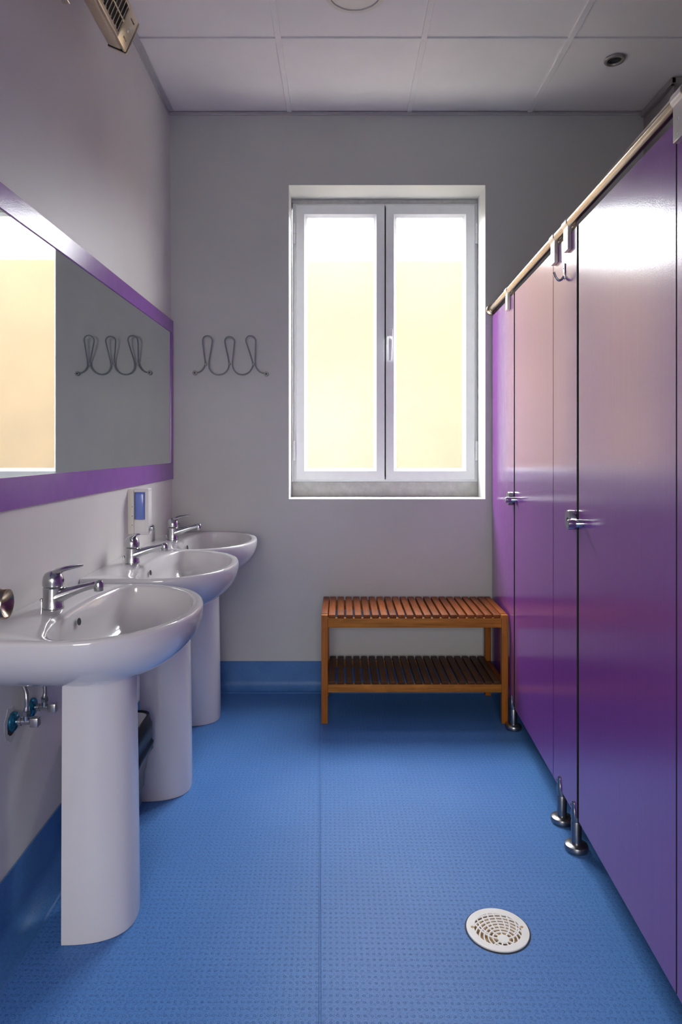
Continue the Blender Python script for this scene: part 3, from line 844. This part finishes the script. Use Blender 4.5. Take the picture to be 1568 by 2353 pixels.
# ------------------------------------------------------------------ infrared heater high on the left wall
YH = 2.286
ht = thing('wall_heater', 'slim metal infrared heater with slotted grille high on the left wall', 'heater', (XL(YH), YH, 0), RZL)
bv = Vector((.403, 0, .915)); nv = Vector((.915, 0, -.403))
c0 = Vector((.126, 0, CZ + 1.368))
HM = Matrix(((bv.x, 0, nv.x, c0.x), (0, 1, 0, 0), (bv.z, 0, nv.z, c0.z), (0, 0, 0, 1)))   # (across, along, out)
W = .055; LN = .78
b = NB(); box(b, -W, W, -LN, -.012, -.07, -.012, .012, 3, HM); obj('heater_body', b, M['heater_steel'], ht)
b = NB(); box(b, -W + .006, W - .006, -LN + .02, -.105, -.0118, -.0105, 0, 1, HM); obj('heater_cavity', b, M['black'], ht, smooth=0)
b = NB()
box(b, -W, W, -.105, -.014, -.0115, 0, .004, 2, HM)                                    # blank end plate
for x0, x1 in ((-W, -W + .014), (-.003, .003), (W - .012, W)): box(b, x0, x1, -LN, -.10, -.0115, 0, .0025, 2, HM)
k = 0; y = -.115
while y > -LN:
    box(b, -W + .006, W - .006, y - .0055, y, -.0035, -.0005, .0012, 1, HM); y -= .0235
obj('heater_grille', b, M['heater_steel'], ht)
b = NB()
y = -.122
while y > -LN + .03:
    for x0 in (-.042,): 
        box(b, x0 - .002, x0 + .010, y - .013, y, -.0106, -.0042, .0028, 2, HM)
    y -= .0235
obj('heater_reflector', b, M['brass'], ht)
b = NB(); box(b, -W, W, -.0135, -.0105, -.066, -.003, 0, 1, HM); obj('heater_gasket', b, M['dark_rubber'], ht, smooth=0)
b = NB(); box(b, -W - .001, W + .001, -.0105, 0, -.07, -.0005, .005, 3, HM); obj('heater_end_cap', b, M['heater_steel'], ht)
b = NB(); lathe(b, [(.0085, -.0005), (.0085, .0007), (.0075, .0012), (.0005, .0012)], 28, (0, 0, 0), 'z', HM @ Matrix.Translation((.0, -.058, 0))); obj('heater_badge', b, M['steel'], ht)
def text(s, size, at, parent):
    cu = bpy.data.curves.new('lettering', 'FONT'); cu.body = s; cu.size = size; cu.extrude = .0001; cu.align_x = 'CENTER'; cu.align_y = 'CENTER'
    cu.materials.append(M['dark_rubber'])
    tmp = bpy.data.objects.new('lettering_curve', cu); me = bpy.data.meshes.new_from_object(tmp); bpy.data.objects.remove(tmp)
    me.name = 'lettering'; o = bpy.data.objects.new('lettering', me); C.objects.link(o); o.parent = parent
    # reads along the heater, on its face
    o.matrix_local = HM @ Matrix.Translation(at) @ Matrix.Rotation(PI / 2, 4, 'Z') @ Matrix.Diagonal((-1, 1, 1, 1))
    return o
text('INFRARED', .0075, (.031, -.058, .0004), ht)
text('IP CLASS', .0075, (-.031, -.058, .0004), ht)
b = NB(); box(b, -.02, .075, -.62, -.235, CZ + 1.385, CZ + 1.40, .002, 1); box(b, -.024, .004, -.62, -.235, CZ + 1.335, CZ + 1.43, .002, 1); obj('heater_bracket', b, M['steel'], ht)

# ------------------------------------------------------------------ light
w = bpy.data.worlds.new('sky'); S.world = w; w.use_nodes = True
nt = w.node_tree; nt.nodes.clear()
bg = nt.nodes.new('ShaderNodeBackground'); wo = nt.nodes.new('ShaderNodeOutputWorld')
bg.inputs[0].default_value = (.93, .96, 1.0, 1); bg.inputs[1].default_value = 25.0
nt.links.new(bg.outputs[0], wo.inputs[0])
def area(name, loc, rot, sx, sy, power, col, portal=False, spread=PI):
    l = bpy.data.lights.new(name, 'AREA'); l.shape = 'RECTANGLE'; l.size = sx; l.size_y = sy
    l.energy = power; l.color = col; l.spread = spread
    if portal: l.cycles.is_portal = True
    o = bpy.data.objects.new(name, l); C.objects.link(o); o.location = loc; o.rotation_euler = rot
    return o
area('window_portal', (.23, YW + .12, CZ + .56), (-PI / 2, 0, 0), 1.0, 1.5, 1, (1, 1, 1), portal=True)
# added fill lamp in the made-up doorway behind the camera
area('added_fill_light', ((DX0 + DX1) / 2, Y0 - .02, DZ / 2), (PI / 2 - math.radians(30), 0, 0), DX1 - DX0 - .02, 1.6, 29, (1.0, .95, .90), spread=math.radians(115))

# ------------------------------------------------------------------ camera and colour
cam = bpy.data.cameras.new('camera'); co = bpy.data.objects.new('camera', cam); C.objects.link(co)
co.location = (0, 0, CZ); co.rotation_euler = (PI / 2, 0, 0)
cam.sensor_fit = 'HORIZONTAL'; cam.sensor_width = 24; cam.lens = 24
# horizon at row 1031 of 2353; the shift is measured in units of the larger side
cam.shift_x = 0.; cam.shift_y = -(2353 / 2 - 1031) / 2353
cam.sensor_fit = 'AUTO'; cam.sensor_width = 36.0; cam.lens = 1568 * 36.0 / 2353
cam.clip_start = .02
S.camera = co
S.view_settings.view_transform = 'Standard'; S.view_settings.look = 'None'
S.view_settings.gamma = 1; S.view_settings.use_curve_mapping = False
S.view_settings.exposure = .45
S.cycles.use_denoising = True
S.cycles.max_bounces = 10; S.cycles.diffuse_bounces = 5; S.cycles.glossy_bounces = 5; S.cycles.transparent_max_bounces = 8
S.cycles.sample_clamp_indirect = 8
